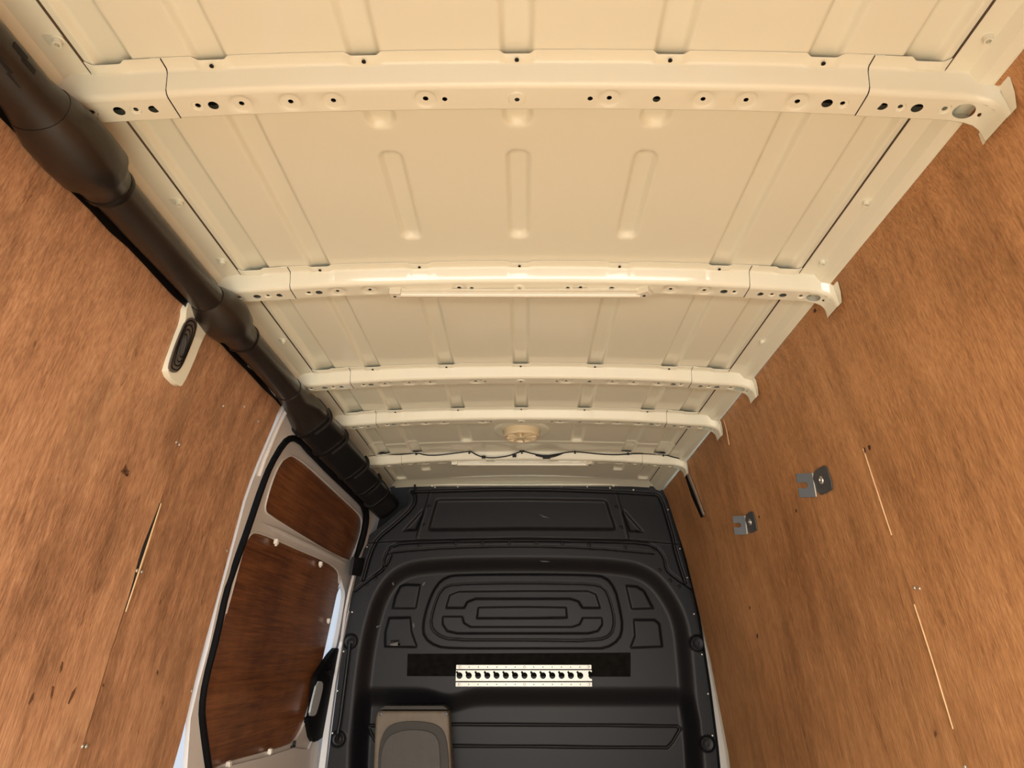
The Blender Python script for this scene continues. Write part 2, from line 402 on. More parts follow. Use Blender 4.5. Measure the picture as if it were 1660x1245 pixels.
def make_rib():
    r = empty('roof_rib', (0, 0, zroof(0)))
    o1 = obj('crossbar', *hat(-0.568, 0.568, NOT, 0.0, HOLES), PAINT, r, 38)
    for sg in (-1, 1):
        hl = [(sg*h[0], *h[1:]) for h in BH]
        s0, s1 = (0.553, SEND-0.001)
        nn = [(sg*0.640, 0.022)]
        a = hat(min(sg*s0, sg*s1), max(sg*s0, sg*s1), nn, 0.035, hl)
        obj('end_bracket', *a, PAINT, r, 38)
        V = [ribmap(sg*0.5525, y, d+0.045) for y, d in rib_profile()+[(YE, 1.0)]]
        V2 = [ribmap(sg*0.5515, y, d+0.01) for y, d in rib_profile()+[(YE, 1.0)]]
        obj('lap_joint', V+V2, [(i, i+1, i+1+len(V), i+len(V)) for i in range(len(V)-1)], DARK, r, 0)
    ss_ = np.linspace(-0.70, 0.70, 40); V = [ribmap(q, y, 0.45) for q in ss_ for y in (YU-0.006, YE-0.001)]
    obj('shade_liner', V, [(2*i, 2*i+1, 2*i+3, 2*i+2) for i in range(39)], DARK, r, 0)  # dark liner added inside the rib: painted shade behind the holes
    for nx in (0.0, .24, -.24, .478, -.478):
        c = ribmap(nx, 0.0135, 0.17); obj('flange_hole', *lathe(c, (0, 0, -1), [(0.0028, -0.001), (0.0036, 0.0012), (0.0022, 0.0014), (0.0015, 0.0)], 10), DARK, r, 30)
    return r
rib0 = make_rib()
def copy_tree(o, parent=None):
    c = o.copy(); SC.collection.objects.link(c)
    if parent is not None: c.parent = parent
    for ch in list(o.children): copy_tree(ch, c)
    return c
lab = ['widest cream roof rib with round holes, nearest one at the top of the picture',
       'second cream roof rib from the top, with the long thin light fixed to it',
       'third cream roof rib from the top, below the plain glossy roof panel',
       'fourth cream roof rib, just above the round roof vent',
       'fifth and farthest cream roof rib carrying the black cable, just above the bulkhead']
ribs = []
for i, y in enumerate(RIBY):
    r = rib0 if i == 0 else copy_tree(rib0)
    r.location.y = y; tag(r, lab[i], 'roof rib', 'roof ribs across the ceiling'); ribs.append(r)

# ------------------------------------------------------------------ side walls: body side metal behind plywood lining
def wallmap(side, off): return lambda y, z, d: (side*(W(z)+off+d), y, z)
def wallgrid(y0, y1, z0=-1.12, z1=0.86, dy=0.12, dz=0.05):
    return np.array([(y, z) for y in np.arange(y0+0.03, y1, dy) for z in np.arange(z0, z1, dz)])
def dens(P, step=0.05):
    out = []
    for i in range(len(P)):
        a, b = np.array(P[i]), np.array(P[(i+1) % len(P)]); n = max(1, int(np.hypot(*(b-a))/step))
        for k in range(n): out.append(tuple(a+(b-a)*k/n))
    return out
YSEAM = 1.567
def wallobj(name, outer, side, off, mat, parent, thick=0.006, holes=(), dy=0.12, dz=0.05, smooth=30, hf=None, step=0.05):
    P = np.array(outer); g = wallgrid(P[:, 0].min(), P[:, 0].max(), P[:, 1].min()+0.01, P[:, 1].max(), dy, dz)
    return obj(name, *plate(dens(outer, step), holes, g, (), wallmap(side, off), thick, hf), mat, parent, smooth)
# right side
def skin(side, y0, y1, z0, z1, off):
    zz = np.linspace(z0, z1, 24); V = [(side*(W(z)+off), y, z) for y in (y0, y1) for z in zz]
    return V, [(i, i+1, 24+i+1, 24+i) for i in range(23)]
wr = obj('wall_right', *skin(1, -0.95, 3.72, -1.12, 0.86, 0.035), PAINT, None, 30); tag(wr, 'right van body side behind the plywood', None, None, 'structure')
wallobj('plywood_panel', [(-0.9, -1.11), (YSEAM-0.0012, -1.11), (YSEAM-0.0012, 0.8245), (-0.9, 0.8245)], 1, 0.0, PLYR, wr, 0.008)
bpts = [onY(px, py, 3.6) for px, py in []]
wallobj('plywood_panel', [(YSEAM+0.0012, -1.11), (3.42, -1.11), (3.45, 0.0), (3.50, 0.45), (3.56, 0.815), (YSEAM+0.0012, 0.8245)], 1, 0.003, PLYR, wr, 0.008)
for za, zb_ in ((0.255, 0.46), (-0.14, 0.105)):
    zz_ = list(np.linspace(za, zb_, 14)); wv = [0.0009+0.0006*math.sin(5*i_)+0.0010*math.sin(math.pi*i_/13) for i_ in range(14)]
    obj('split_edge', *plate([(YSEAM-0.0012, z) for z in zz_]+[(YSEAM-0.0012+w, z) for z, w in list(zip(zz_, wv))[::-1]], mapf=wallmap(1, -0.0022), thick=0.005), PLYEDGE, wr, 0)

# ------------------------------------------------------------------ left side: plywood, door opening, sliding door
wl = obj('wall_left', *skin(-1, -0.95, 1.93, -1.12, 0.77, 0.040), DOORP, None, 30); tag(wl, 'left van body side behind the plywood', None, None, 'structure')
wallobj('plywood_panel', [(-0.9, -1.11), (YSEAM-0.004, -1.11), (YSEAM-0.002, -0.3), (YSEAM-0.004, 0.12), (YSEAM-0.006, 0.22), (YSEAM-0.001, 0.34), (YSEAM-0.001, 0.746), (-0.9, 0.746)], -1, 0.0, PLY, wl, 0.008)
plyedge_px = [(458, 655), (440, 700), (418, 752), (396, 812), (378, 880), (366, 925), (350, 985), (335, 1040), (318, 1105), (308, 1150), (297, 1195), (283, 1245), (262, 1330)]
pe = [onW(px, py, -1, 0.0) for px, py in plyedge_px]
pe = [(y, z) for y, z in pe]
fr = [(YSEAM+0.002, -1.11)]+[(YSEAM+0.002, z) for z in (-0.3, 0.10)]+[(YSEAM+0.003, 0.22), (YSEAM+0.001, 0.34), (YSEAM+0.001, 0.752)]+pe+[(pe[-1][0], -1.11)]
def bowl(y, z): return 0.0
wallobj('plywood_panel', fr, -1, 0.004, PLY, wl, 0.008)
zz_ = list(np.linspace(0.09, 0.33, 22)); gw = [0.011*math.exp(-((z-0.22)/0.065)**2) for z in zz_]
obj('joint_gap', *plate([(YSEAM-0.003-g, z) for z, g in zip(zz_, gw)]+[(YSEAM+0.0005, z) for z in zz_[::-1]], mapf=wallmap(-1, -0.0004), thick=0.001), DARK, wl, 0)
obj('split_edge', *plate([(YSEAM+0.0002, z) for z in zz_]+[(YSEAM+0.0009+g*0.32, z) for z, g in list(zip(zz_, gw))[::-1]], mapf=wallmap(-1, -0.0030), thick=0.004), PLYEDGE, wl, 0)
zz2 = list(np.linspace(-0.75, 0.09, 20))
obj('joint_gap', *plate([(YSEAM-0.0030, z) for z in zz2]+[(YSEAM+0.0008, z) for z in zz2[::-1]], mapf=wallmap(-1, 0.0015), thick=0.001), DARK, wl, 0)

def wp(px, py, side, off): y, z = onW(px, py, side, off); return Vector((side*(W(z)+off), y, z))
def normal_in(side): return Vector((-side, 0, -0.12)).normalized()
def screw(px, py, side, parent, r=0.0042, off=-0.0005):
    c = wp(px, py, side, off)
    a = lathe(c, normal_in(side), [(r, -0.001), (r, 0.0006), (r*0.8, 0.0018), (r*0.35, 0.0019), (r*0.28, 0.0006)], 12)
    return obj('screw', *a, SCREW, parent, 30)
def hole(px, py, side, parent, ry=0.006, rz=0.010):
    c = wp(px, py, side, -0.0006)
    P = circle(0, 0, ry, 12, rz)
    V = [(c.x, c.y+a, c.z+b) for a, b in P]+[(c.x+side*0.003, c.y+a*.6, c.z+b*.6) for a, b in P]
    n = len(P); return obj('screw_hole', V, [(i, (i+1) % n, n+(i+1) % n, n+i) for i in range(n)]+[tuple(range(n, 2*n)), tuple(range(n))], simple_hole, parent, 0)
simple_hole = simple('dark_drilled_wood', (0.055, 0.018, 0.007), 0.9)
for px, py in [(286, 717), (291, 721), (222, 925), (230, 927), (134, 1210), (140, 1210), (362, 658), (396, 659), (418, 683), (311, 1120), (368, 893)]: screw(px, py, -1, wl)
for px, py in [(1482, 953), (1490, 954), (1564, 1243)]: screw(px, py, 1, wr)
for px, py in [(1333, 506), (1320, 502), (1401, 729), (1409, 724), ]: hole(px, py, 1, wr, 0.0055, 0.009)
for px, py in [(1290, 828), (1230, 838), (1215, 985)]: hole(px, py, 1, wr, 0.0025, 0.006)
for px, py in [(203, 762), (206, 768)]: hole(px, py, -1, wl, 0.006, 0.006)

def poly_on(pxs, side, off):
    out = []
    for px, py in pxs:      # points given below the view run down to the floor
        y, z = onW(px, min(py, 1330), side, off)
        out.append((y, z) if py < 1329 else ((y, -1.09) if py < 1335 else (y, -1.115)))
    return out
door = empty('door_1', (-0.9, 2.7, -1.0), 'sliding side door with two plywood filled windows', None, None, 'structure')
surround_px = [(470, 640), (500, 668), (560, 730), (602, 765), (640, 800), (668, 828), (640, 845), (604, 866), (590, 890), (577, 935), (562, 1000), (545, 1105), (529, 1245), (518, 1340), (290, 1340), (303, 1250), (309, 1165), (322, 1110), (338, 1050), (352, 985), (368, 925), (380, 880), (398, 812), (420, 752), (442, 700)]
opening_px = [(471, 704), (487, 708), (510, 729), (535, 757), (566, 787), (590, 809), (598, 822), (599, 840), (593, 872), (580, 912), (564, 975), (555, 1040), (543, 1130), (530, 1245), (520, 1330), (345, 1330), (332, 1245), (323, 1180), (321, 1150), (327, 1105), (346, 1030), (362, 957), (371, 935), (377, 910), (396, 857), (419, 788), (434, 752), (456, 714)]
SO, DO = 0.006, 0.045
sur = poly_on(surround_px, -1, SO); opn = poly_on(smoothpoly(opening_px, 1), -1, SO)
wallobj('door_surround', sur, -1, SO, DOORP, door, 0.012, [dens(opn, 0.05)], smooth=40)
# raised bead down the rear pillar
bd = [wp(px, py, -1, SO-0.004) for px, py in [(463, 668), (452, 690), (440, 718), (428, 748), (420, 772)]]
obj('pillar_bead', *tube(bd, 0.006, 8), DOORP, door)
# rubber seal round the opening
spx = [(471, 709), (485, 713), (508, 735), (534, 763), (566, 794), (588, 816), (593, 828), (594, 842), (588, 873), (575, 912)]
spx2 = [(471, 709), (458, 720), (438, 753), (424, 789), (401, 858), (382, 911), (366, 957), (351, 1030), (331, 1105), (325, 1150), (328, 1180), (337, 1245), (347, 1310), (372, 1500)]
ps = [wp(px, py, -1, SO+0.006) for px, py in smoothpoly(spx[::-1]+spx2[1:], 1, False)]
obj('rubber_seal', *tube(ps, [0.017 if p.y > 2.35 and p.z > 0.5 else 0.012 for p in ps], 10), RUBBER, door)
# door leaf
leaf_px = [(465, 700), (490, 700), (545, 760), (600, 812), (604, 840), (594, 885), (575, 925), (560, 1000), (546, 1110), (534, 1200), (528, 1260), (520, 1340), (330, 1340), (312, 1240), (312, 1150), (340, 1010), (368, 920), (392, 848), (425, 760), (450, 712)]
up_px = [(458, 746), (470, 738), (478, 740), (500, 756), (530, 784), (560, 812), (577, 828), (586, 838), (588, 850), (585, 868), (577, 890), (570, 906), (563, 909), (530, 893), (480, 863), (434, 834), (429, 826), (432, 810), (440, 783), (449, 760)]
lo_px = [(406, 866), (414, 862), (440, 871), (480, 889), (520, 906), (541, 917), (549, 928), (549, 945), (541, 985), (530, 1035), (518, 1090), (508, 1130), (494, 1175), (480, 1200), (470, 1207), (430, 1219), (385, 1231), (368, 1236), (334, 1252), (329, 1200), (328, 1150), (333, 1110), (344, 1075), (355, 1039), (366, 995), (377, 955), (388, 912), (398, 878)]
slit_px = [(553, 955), (560, 960), (556, 990), (547, 1040), (538, 1070), (520, 1088), (518, 1085), (529, 1040), (541, 987), (549, 950)]
L = lambda P, s=1: dens(poly_on(smoothpoly(P, s) if s else P, -1, DO), 0.05)
lo_hole = lo_px; 
wallobj('door_leaf', poly_on(leaf_px, -1, DO), -1, DO, DOORP, door, 0.02, [L(up_px), L([(406, 866), (414, 862), (440, 871), (480, 889), (520, 906), (541, 917), (551, 928), (556, 950), (560, 962), (556, 990), (547, 1040), (538, 1072), (518, 1094), (508, 1130), (494, 1175), (480, 1200), (470, 1207), (430, 1219), (385, 1231), (368, 1236), (334, 1252), (329, 1200), (328, 1150), (333, 1110), (344, 1075), (355, 1039), (366, 995), (377, 955), (388, 912), (398, 878)])], dy=0.06, smooth=40)
wallobj('window_infill', poly_on([(450, 738), (470, 732), (482, 736), (580, 822), (592, 838), (590, 868), (566, 914), (424, 836), (424, 818), (445, 756)], -1, DO+0.008), -1, DO+0.008, PLYD, door, 0.006)
low_in = [(400, 858), (414, 856), (520, 901), (545, 914), (551, 926), (550, 945), (541, 987), (530, 1037), (518, 1092), (508, 1132), (494, 1178), (482, 1212), (430, 1228), (368, 1246), (330, 1262), (322, 1200), (322, 1150), (328, 1108), (350, 1039), (372, 955), (384, 910)]
wallobj('window_infill', poly_on(low_in, -1, DO+0.010), -1, DO+0.010, PLYD, door, 0.006)
# rim strips around the two window openings
for P in (up_px+up_px[:1], lo_px[24:]+lo_px[:8]):
    pts = [wp(px, py, -1, DO-0.001) for px, py in smoothpoly(P, 1, False)]
    obj('window_rim', *tube(pts, 0.0035, 6), DOORP, door)
md = [wp(px, py, -1, DO-0.003) for px, py in [(425, 848), (450, 860), (500, 884), (545, 906), (560, 914)]]
obj('door_rail', *tube(md, [0.001, 0.009, 0.012, 0.011, 0.002], 10), DOORP, door)
# bright daylight window slot left beside the lower infill, with its pane
wallobj('window_pane', poly_on([(553, 945), (566, 952), (560, 1000), (548, 1060), (538, 1085), (512, 1110), (525, 1040), (540, 980)], -1, DO+0.024), -1, DO+0.024, GLASS, door, 0.004)
def cubeat(c, sx, sy, sz):
    return box(c.x-sx, c.x+sx, c.y-sy, c.y+sy, c.z-sz, c.z+sz)
for px, py in [(448, 878), (520, 914), (533, 1006), (438, 1218), (371, 1239)]:
    c = wp(px, py, -1, DO-0.006)
    a = cubeat(c, 0.007, 0.010, 0.009); b_ = cubeat(c+Vector((-0.004, 0.012, -0.002)), 0.004, 0.006, 0.012)
    bevel_obj(obj('retaining_clip', *merge(a, b_), CLIPW, door, 0), 0.002)
# lower metal panel of the door with a pressed ridge
wallobj('lower_door_panel', poly_on([(340, 1252), (380, 1240), (436, 1226), (475, 1213), (500, 1215), (512, 1190), (522, 1230), (520, 1340), (345, 1340)], -1, DO-0.012), -1, DO-0.012, DOORP, door, 0.01)
# small black clip
bevel_obj(obj('black_fastener', *merge(cubeat(wp(475, 1210, -1, DO-0.008), 0.006, 0.016, 0.003), cubeat(wp(477, 1206, -1, DO-0.008), 0.006, 0.004, 0.012)), BLACK, door, 0), 0.001)
# latch guide: black moulding with a frosted window
def wslab(name, px, off, mat, parent, thick=0.008, sm=1, **k):
    return wallobj(name, poly_on(smoothpoly(px, sm), -1, off), -1, off, mat, parent, thick, smooth=40, **k)
wslab('latch_moulding', [(543, 1050), (551, 1052), (544, 1090), (537, 1130), (528, 1190), (518, 1200), (506, 1204), (499, 1165), (506, 1160), (512, 1105), (516, 1092)], DO-0.018, RUBBER, door, 0.022)
wslab('frosted_lens', [(515, 1104), (524, 1105), (523, 1120), (514, 1155), (510, 1161), (502, 1160), (506, 1140)], DO-0.024, FROST, door, 0.008)
wslab('latch_hook', [(531, 1087), (541, 1086), (542, 1092), (536, 1097), (531, 1092)], DO-0.028, BLACK, door, 0.012)
wslab('hinge_block', [(575, 903), (591, 905), (588, 925), (584, 934), (570, 932)], SO-0.012, BLACK, door, 0.014, sm=0)
# white body edge seen between door and bulkhead
obj('door_edge_strip', *merge(*[ (lambda q0, q1: ([(q0[0]-w0, 3.585, q0[1]), (q0[0]+w0, 3.585, q0[1]), (q1[0]-w1, 3.585, q1[1]), (q1[0]+w1, 3.585, q1[1]), (q0[0]-w0, 3.62, q0[1]), (q0[0]+w0, 3.62, q0[1]), (q1[0]-w1, 3.62, q1[1]), (q1[0]+w1, 3.62, q1[1])], [(0, 1, 3, 2), (4, 5, 7, 6), (0, 2, 6, 4), (1, 3, 7, 5)]))(onY(*a, 3.6), onY(*b, 3.6)) for a, b, w0, w1 in [((565, 990), (552, 1050), 0.004, 0.008), ((552, 1050), (541, 1110), 0.008, 0.011), ((541, 1110), (531, 1180), 0.011, 0.013), ((531, 1180), (521, 1260), 0.013, 0.015)]]), WHITEP, door, 0)

# pillar cover hanging below the second rib on the left, with a ribbed grey pad
pc = empty('pillar_trim', wp(300, 620, -1, 0), 'cream metal pillar trim with dark ribbed oval pad on left plywood wall', 'pillar trim')
pbx = [(318, 482), (338, 492), (352, 520), (338, 532), (326, 556), (314, 588), (297, 624), (291, 627), (271, 606), (276, 588), (290, 548), (301, 520), (303, 496)]
wallobj('trim_plate', poly_on(smoothpoly(pbx, 1), -1, -0.014), -1, -0.014, PAINT, pc, 0.014, dy=0.03, dz=0.03, smooth=40)
bevel_obj(pc.children[0], 0.006, 3)
pad = [(303, 518), (312, 514), (320, 520), (319, 535), (311, 558), (297, 592), (288, 604), (279, 604), (274, 598), (279, 578), (290, 548)]
pp = smoothpoly(pad, 2)
wallobj('ribbed_pad', poly_on(pp, -1, -0.017), -1, -0.017, GREYP, pc, 0.004, dy=0.03, dz=0.03)
for k in (0.86, 0.66, 0.46, 0.24):
    cxp, cyp = 297.5, 561
    q = [(cxp+(x-cxp)*k, cyp+(y-cyp)*(0.25+0.75*k)) for x, y in pp]
    pts = [wp(px, py, -1, -0.0175) for px, py in q]; pts.append(pts[0])
    obj('pad_rib', *tube(pts, 0.0016, 6), BLACK, pc)

# ------------------------------------------------------------------ air duct in the left roof corner
duct = empty('air_duct', (-0.72, 2.0, 0.70), 'long dusty black plastic air duct along left roof corner', 'air duct')
def ductsec(name, secs, n=28, mat=DUCTM):
    """secs: (y, x, z, half width, half height, squareness, twist)"""
    V, Fc = [], []
    for (y, x, z, a, b, sq) in secs:
        for k in range(n):
            t = 2*math.pi*k/n; c, s = math.cos(t), math.sin(t); e = 2.0/sq
            u = a*math.copysign(abs(c)**e, c); w = b*math.copysign(abs(s)**e, s)
            rt = math.radians(40) if sq > 2.4 else 0
            V.append((x+u*math.cos(rt)-w*math.sin(rt), y, z+u*math.sin(rt)+w*math.cos(rt)))
    m = len(secs)
    for j in range(m-1):
        for k in range(n): Fc.append((j*n+k, j*n+(k+1) % n, (j+1)*n+(k+1) % n, (j+1)*n+k))
    Fc += [tuple(range(n)), tuple(range((m-1)*n, m*n))]
    return obj(name, V, Fc, mat, duct, 35)
DX, DZ = -0.722, 0.768
ductsec('duct_tube', [(-0.8, DX, DZ, .040, .036, 2), (0.60, DX, DZ, .040, .036, 2), (0.76, DX, DZ, .041, .037, 2), (0.80, DX+.004, DZ-.004, .048, .043, 2.2)])
ductsec('duct_collar', [(0.79, DX+.004, DZ-.003, .046, .043, 2.2), (0.83, DX+.006, DZ-.006, .056, .050, 2.3), (0.88, DX+.007, DZ-.006, .058, .052, 2.4), (0.925, DX+.007, DZ-.005, .057, .050, 2.4), (0.945, DX+.004, DZ-.002, .047, .043, 2.2), (0.975, DX, DZ, .043, .040, 2)])
ductsec('joint_ring', [(0.972, DX, DZ, .0445, .0415, 2), (0.978, DX, DZ, .046, .043, 2), (0.984, DX, DZ, .0445, .0415, 2)], mat=BLACK)
ductsec('duct_tube', [(0.975, DX, DZ, .039, .037, 2), (1.2, DX, DZ, .038, .036, 2), (1.39, DX, DZ, .038, .036, 2)])
ductsec('duct_collar', [(1.375, DX, DZ, .040, .037, 2), (1.41, DX+.004, DZ-.004, .054, .048, 2.2), (1.47, DX+.004, DZ-.004, .058, .052, 2.4), (1.51, DX+.003, DZ-.004, .055, .050, 2.2), (1.53, DX, DZ, .046, .043, 2), (1.585, DX, DZ, .042, .040, 2)])
ductsec('joint_ring', [(1.584, DX, DZ, .0435, .0415, 2), (1.590, DX, DZ, .045, .043, 2), (1.596, DX, DZ, .0435, .0415, 2)], mat=BLACK)
ductsec('duct_tube', [(1.59, DX, DZ, .038, .036, 2), (1.80, DX, DZ, .040, .038, 2), (1.98, DX, DZ, .041, .039, 2)])
ductsec('duct_transition', [(1.95, DX, DZ, .043, .041, 2), (2.02, DX, DZ-.002, .046, .044, 2.1), (2.12, DX-.004, DZ-.004, .056, .050, 2.6), (2.19, DX-.008, DZ-.006, .064, .054, 3.4), (2.23, DX-.008, DZ-.006, .064, .054, 3.6)])
for i, (y0, y1, a) in enumerate([(2.19, 2.42, .066), (2.41, 2.78, .068), (2.77, 3.06, .066), (3.05, 3.30, .064), (3.29, 3.585, .070)]):
    ex = -0.730; ez = DZ-.008-.004*i
    ductsec('duct_cover', [(y0, ex, ez, a, .056, 3.6), (y0+0.012, ex, ez, a+.004, .060, 3.6), (y0+0.03, ex, ez, a, .056, 3.6), (y1, ex, ez, a, .056, 3.6)], mat=BLACK)
for i, (yj, a) in enumerate([(2.215, .066), (2.44, .070), (2.80, .072), (3.08, .070)]):
    ex = -0.730; ez = DZ-.008-.004*i; path = []
    for t in np.linspace(-1.65, -0.05, 16):
        c, s_ = math.cos(t), math.sin(t); e = 2.0/3.6
        u = (a+.001)*math.copysign(abs(c)**e, c); w = .058*math.copysign(abs(s_)**e, s_); rt = math.radians(40)
        path.append((ex+u*math.cos(rt)-w*math.sin(rt), yj, ez+u*math.sin(rt)+w*math.cos(rt)))
    obj('cover_slot', *tube(path, 0.0065, 8), DARK, duct)
    obj('slot_lip', *tube([(x*1.0, y+0.011, z) for x, y, z in path], 0.0035, 6), DUCTM, duct)
# slots and dents cut in the covers (dark recesses)
for (px, py, l, y) in [(9, 105, .03, .70), (24, 128, .03, .74), (33, 84, .03, .75), (46, 106, .03, .78), (153, 283, .03, .965)]:
    r = ray(px, py); t = 0.0
    # hit the round tube
    best = None
    for k in np.linspace(0.6, 1.4, 400):
        p = Vector((CX0, 0, 0))+Vector(r)*k
        if ((p.x-DX)/.041)**2+((p.z-DZ)/.037)**2 < 1: best = p; break
    if best is not None:
        nn = Vector((best.x-DX, 0, best.z-DZ)).normalized(); q = best-nn*0.001
        tdir = Vector((0, 1, 0)); w = nn.cross(tdir)
        V = [tuple(q+tdir*a+w*b+nn*c) for a in (-.013, .013) for b in (-.004, .004) for c in (-.002, .0022)]
        obj('duct_slot', V, box(0, 1, 0, 1, 0, 1)[1], DARK, duct, 0)
# black strip filling the gap between duct and plywood, with torn foil scraps
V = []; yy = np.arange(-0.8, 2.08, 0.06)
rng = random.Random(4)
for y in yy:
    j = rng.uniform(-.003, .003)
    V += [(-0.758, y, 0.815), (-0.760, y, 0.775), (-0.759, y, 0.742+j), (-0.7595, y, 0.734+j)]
obj('gap_strip', V, [(i*4+k, i*4+k+1, i*4+k+5, i*4+k+4) for i in range(len(yy)-1) for k in range(3)], BLACK, duct, 30)
FOIL = simple('foil_scrap', (0.55, 0.52, 0.47), 0.4, metal=0.3, noise=0.3, nscale=60)
for pts in ([(190, 352), (198, 352), (206, 362), (212, 372), (205, 372), (196, 362)], [(304, 466), (312, 472), (322, 490), (330, 498), (324, 500), (312, 488), (303, 476)], [(401, 580), (410, 585), (418, 600), (412, 602), (402, 594)], [(434, 618), (444, 625), (462, 648), (470, 660), (462, 660), (446, 642), (435, 628)]):
    P = [onW(px, py, -1, -0.012) for px, py in pts]
    obj('foil_scrap', *plate(P, mapf=wallmap(-1, -0.012), thick=0.001), FOIL, duct, 0)

# ------------------------------------------------------------------ bulkhead (wall_front): moulded plastic partition
D = 3.60
def B(P): return [onY(px, py, D) for px, py in P]
outline = B([(666, 786), (700, 784), (780, 782), (850, 781), (940, 783), (1010, 786), (1060, 791), (1076, 795), (1083, 812), (1096, 855), (1108, 895), (1118, 930), (1127, 965), (1134, 1000), (1143, 1060), (1152, 1120), (1160, 1180), (1168, 1245), (1205, 1505),
     (478, 1505), (529, 1245), (537, 1180), (546, 1110), (556, 1040), (563, 995), (572, 950), (580, 912), (592, 876), (600, 866), (625, 848), (650, 826), (661, 820), (664, 806), (660, 797)])
st = 0.0042
gx = np.arange(-1.06, 1.06, st); gz = np.arange(-1.12, 0.90, st)
GX, GZ = np.meshgrid(gx, gz); PT = np.c_[GX.ravel(), GZ.ravel()]
def sdist(P, pts, closed=True):
    P = np.array(P); Q = np.roll(P, -1, 0); 
    if not closed: P, Q = P[:-1], P[1:]
    best = np.full(len(pts), 9.0); near = np.zeros((len(pts), 2))
    for a, b in zip(P, Q):
        ab = b-a; L2 = ab@ab
        if L2 < 1e-12: continue
        t = np.clip(((pts-a)@ab)/L2, 0, 1); c = a+t[:, None]*ab; d = np.hypot(*(pts-c).T)
        m = d < best; best[m] = d[m]; near[m] = c[m]
    return best, near
def signed(P, pts):
    d, n = sdist(P, pts); return np.where(pip(pts, P), d, -d)
dep = np.zeros(len(PT))
def region(P, amount, w0, w1, sm=1):   # smooth step of depth from edge inwards
    global dep
    s = signed(B(smoothpoly(P, sm)) if sm else B(P), PT); dep += amount*sstep(w0, w1, s)
def groove(P, amount, w, closed=False, sm=1):
    global dep
    d, _ = sdist(B(smoothpoly(P, sm, closed)) if sm else B(P), PT, closed); dep += amount*(1-sstep(w*0.35, w, d))
# big recess for the seats
region([(576, 1500), (560, 1245), (570, 1150), (578, 1075), (590, 1010), (608, 955), (640, 918), (690, 905), (850, 902), (1015, 906), (1062, 924), (1092, 958), (1116, 1005), (1124, 1075), (1130, 1150), (1146, 1245), (1150, 1500)], 0.052, -0.01, 0.075, 2)
# deeper step below the rail
zc = GZ.ravel(); xc_ = GX.ravel()
zr1 = onY(850, 1112, D)[1]; zr2 = onY(850, 1150, D)[1]
inner = sstep(0.0, 0.07, signed(B([(562, 1500), (566, 1245), (572, 1150), (585, 1060), (640, 918), (850, 905), (1062, 924), (1112, 1060), (1126, 1120), (1138, 1170), (1155, 1500)]), PT))
zwave = 0.030*np.exp(-((xc_+0.36)/0.09)**2)
dep += 0.05*sstep(0, 1, (zr1-zwave-zc)/(zr1-zr2))*inner
# upper panel stands proud of the fold line
zf = np.interp(xc_, *zip(*B([(600, 879), (680, 874), (850, 871), (1020, 874), (1100, 881)])))
inside_m = signed(outline, PT)
dep += 0.010*sstep(0, 0.006, zf-zc)
# outer flange margin with its groove
groove([(668, 797), (850, 792), (1062, 800), (1071, 806), (1085, 850), (1099, 905), (1112, 944)], 0.010, 0.010)
groove([(668, 797), (674, 805), (670, 822), (640, 850), (612, 872), (600, 895), (588, 940)], 0.010, 0.010)
# top rectangular pocket and triangles
region([(704, 815), (706, 809), (713, 807), (850, 806), (977, 808), (984, 810), (987, 816), (999, 853), (1000, 859), (994, 861), (850, 860), (699, 862), (692, 860), (693, 853)], 0.011, 0, 0.020, 0)
region([(685, 824), (688, 832), (676, 861), (650, 862)], 0.010, 0, 0.015, 0)
region([(1011, 824), (1046, 864), (1019, 863), (1008, 832)], 0.010, 0, 0.015, 0)
groove([(698, 795), (693, 815), (676, 872)], -0.0025, 0.006, sm=0); groove([(998, 796), (1004, 818), (1018, 874)], -0.0025, 0.006, sm=0)
# bolt lip and double groove outlining the cab window blank
groove([(608, 932), (622, 922), (622, 902), (634, 882), (680, 878), (850, 875), (1020, 878), (1062, 883), (1078, 902), (1080, 922), (1094, 935), (1124, 955)], 0.007, 0.007)
groove([(575, 957), (592, 943), (617, 925), (628, 912), (633, 900)], 0.007, 0.007)
groove([(628, 897), (640, 893), (735, 886), (850, 884), (960, 887), (1060, 896)], 0.005, 0.007)
# concentric pressings
region([(704, 945), (722, 931), (745, 928), (850, 927), (958, 928), (985, 932), (1001, 952), (1009, 985), (1014, 1015), (1008, 1038), (985, 1053), (955, 1053), (850, 1053), (735, 1053), (704, 1050), (683, 1034), (681, 1010), (690, 975)], -0.010, 0, 0.012, 1)
groove([(712, 953), (733, 944), (850, 943), (960, 944), (982, 950), (992, 972), (999, 1005), (994, 1028), (972, 1038), (850, 1037), (730, 1037), (705, 1028), (695, 1012), (700, 985)], 0.005, 0.006, True)
region([(719, 986), (726, 962), (742, 956), (850, 955), (955, 955), (969, 961), (977, 986), (945, 986), (938, 975), (925, 971), (850, 971), (770, 971), (757, 976), (752, 986)], 0.009, 0, 0.010, 0)
region([(714, 997), (749, 997), (752, 1008), (762, 1014), (850, 1014), (928, 1014), (940, 1010), (945, 999), (979, 999), (980, 1012), (972, 1024), (955, 1028), (850, 1028), (740, 1028), (722, 1024), (714, 1012)], 0.009, 0, 0.010, 0)
region([(773, 982), (850, 981), (920, 982), (922, 1002), (850, 1003), (770, 1003)], 0.009, 0, 0.010, 0)
for P in ([(645, 947), (655, 944), (681, 945), (673, 987), (631, 987), (636, 965)], [(626, 999), (664, 998), (666, 1022), (676, 1051), (619, 1050), (619, 1025)],
          [(1015, 946), (1035, 947), (1048, 955), (1065, 987), (1025, 988)], [(1028, 1002), (1065, 1002), (1074, 1010), (1079, 1050), (1022, 1052), (1030, 1030)]):
    region(P, -0.009, 0, 0.012, 0)
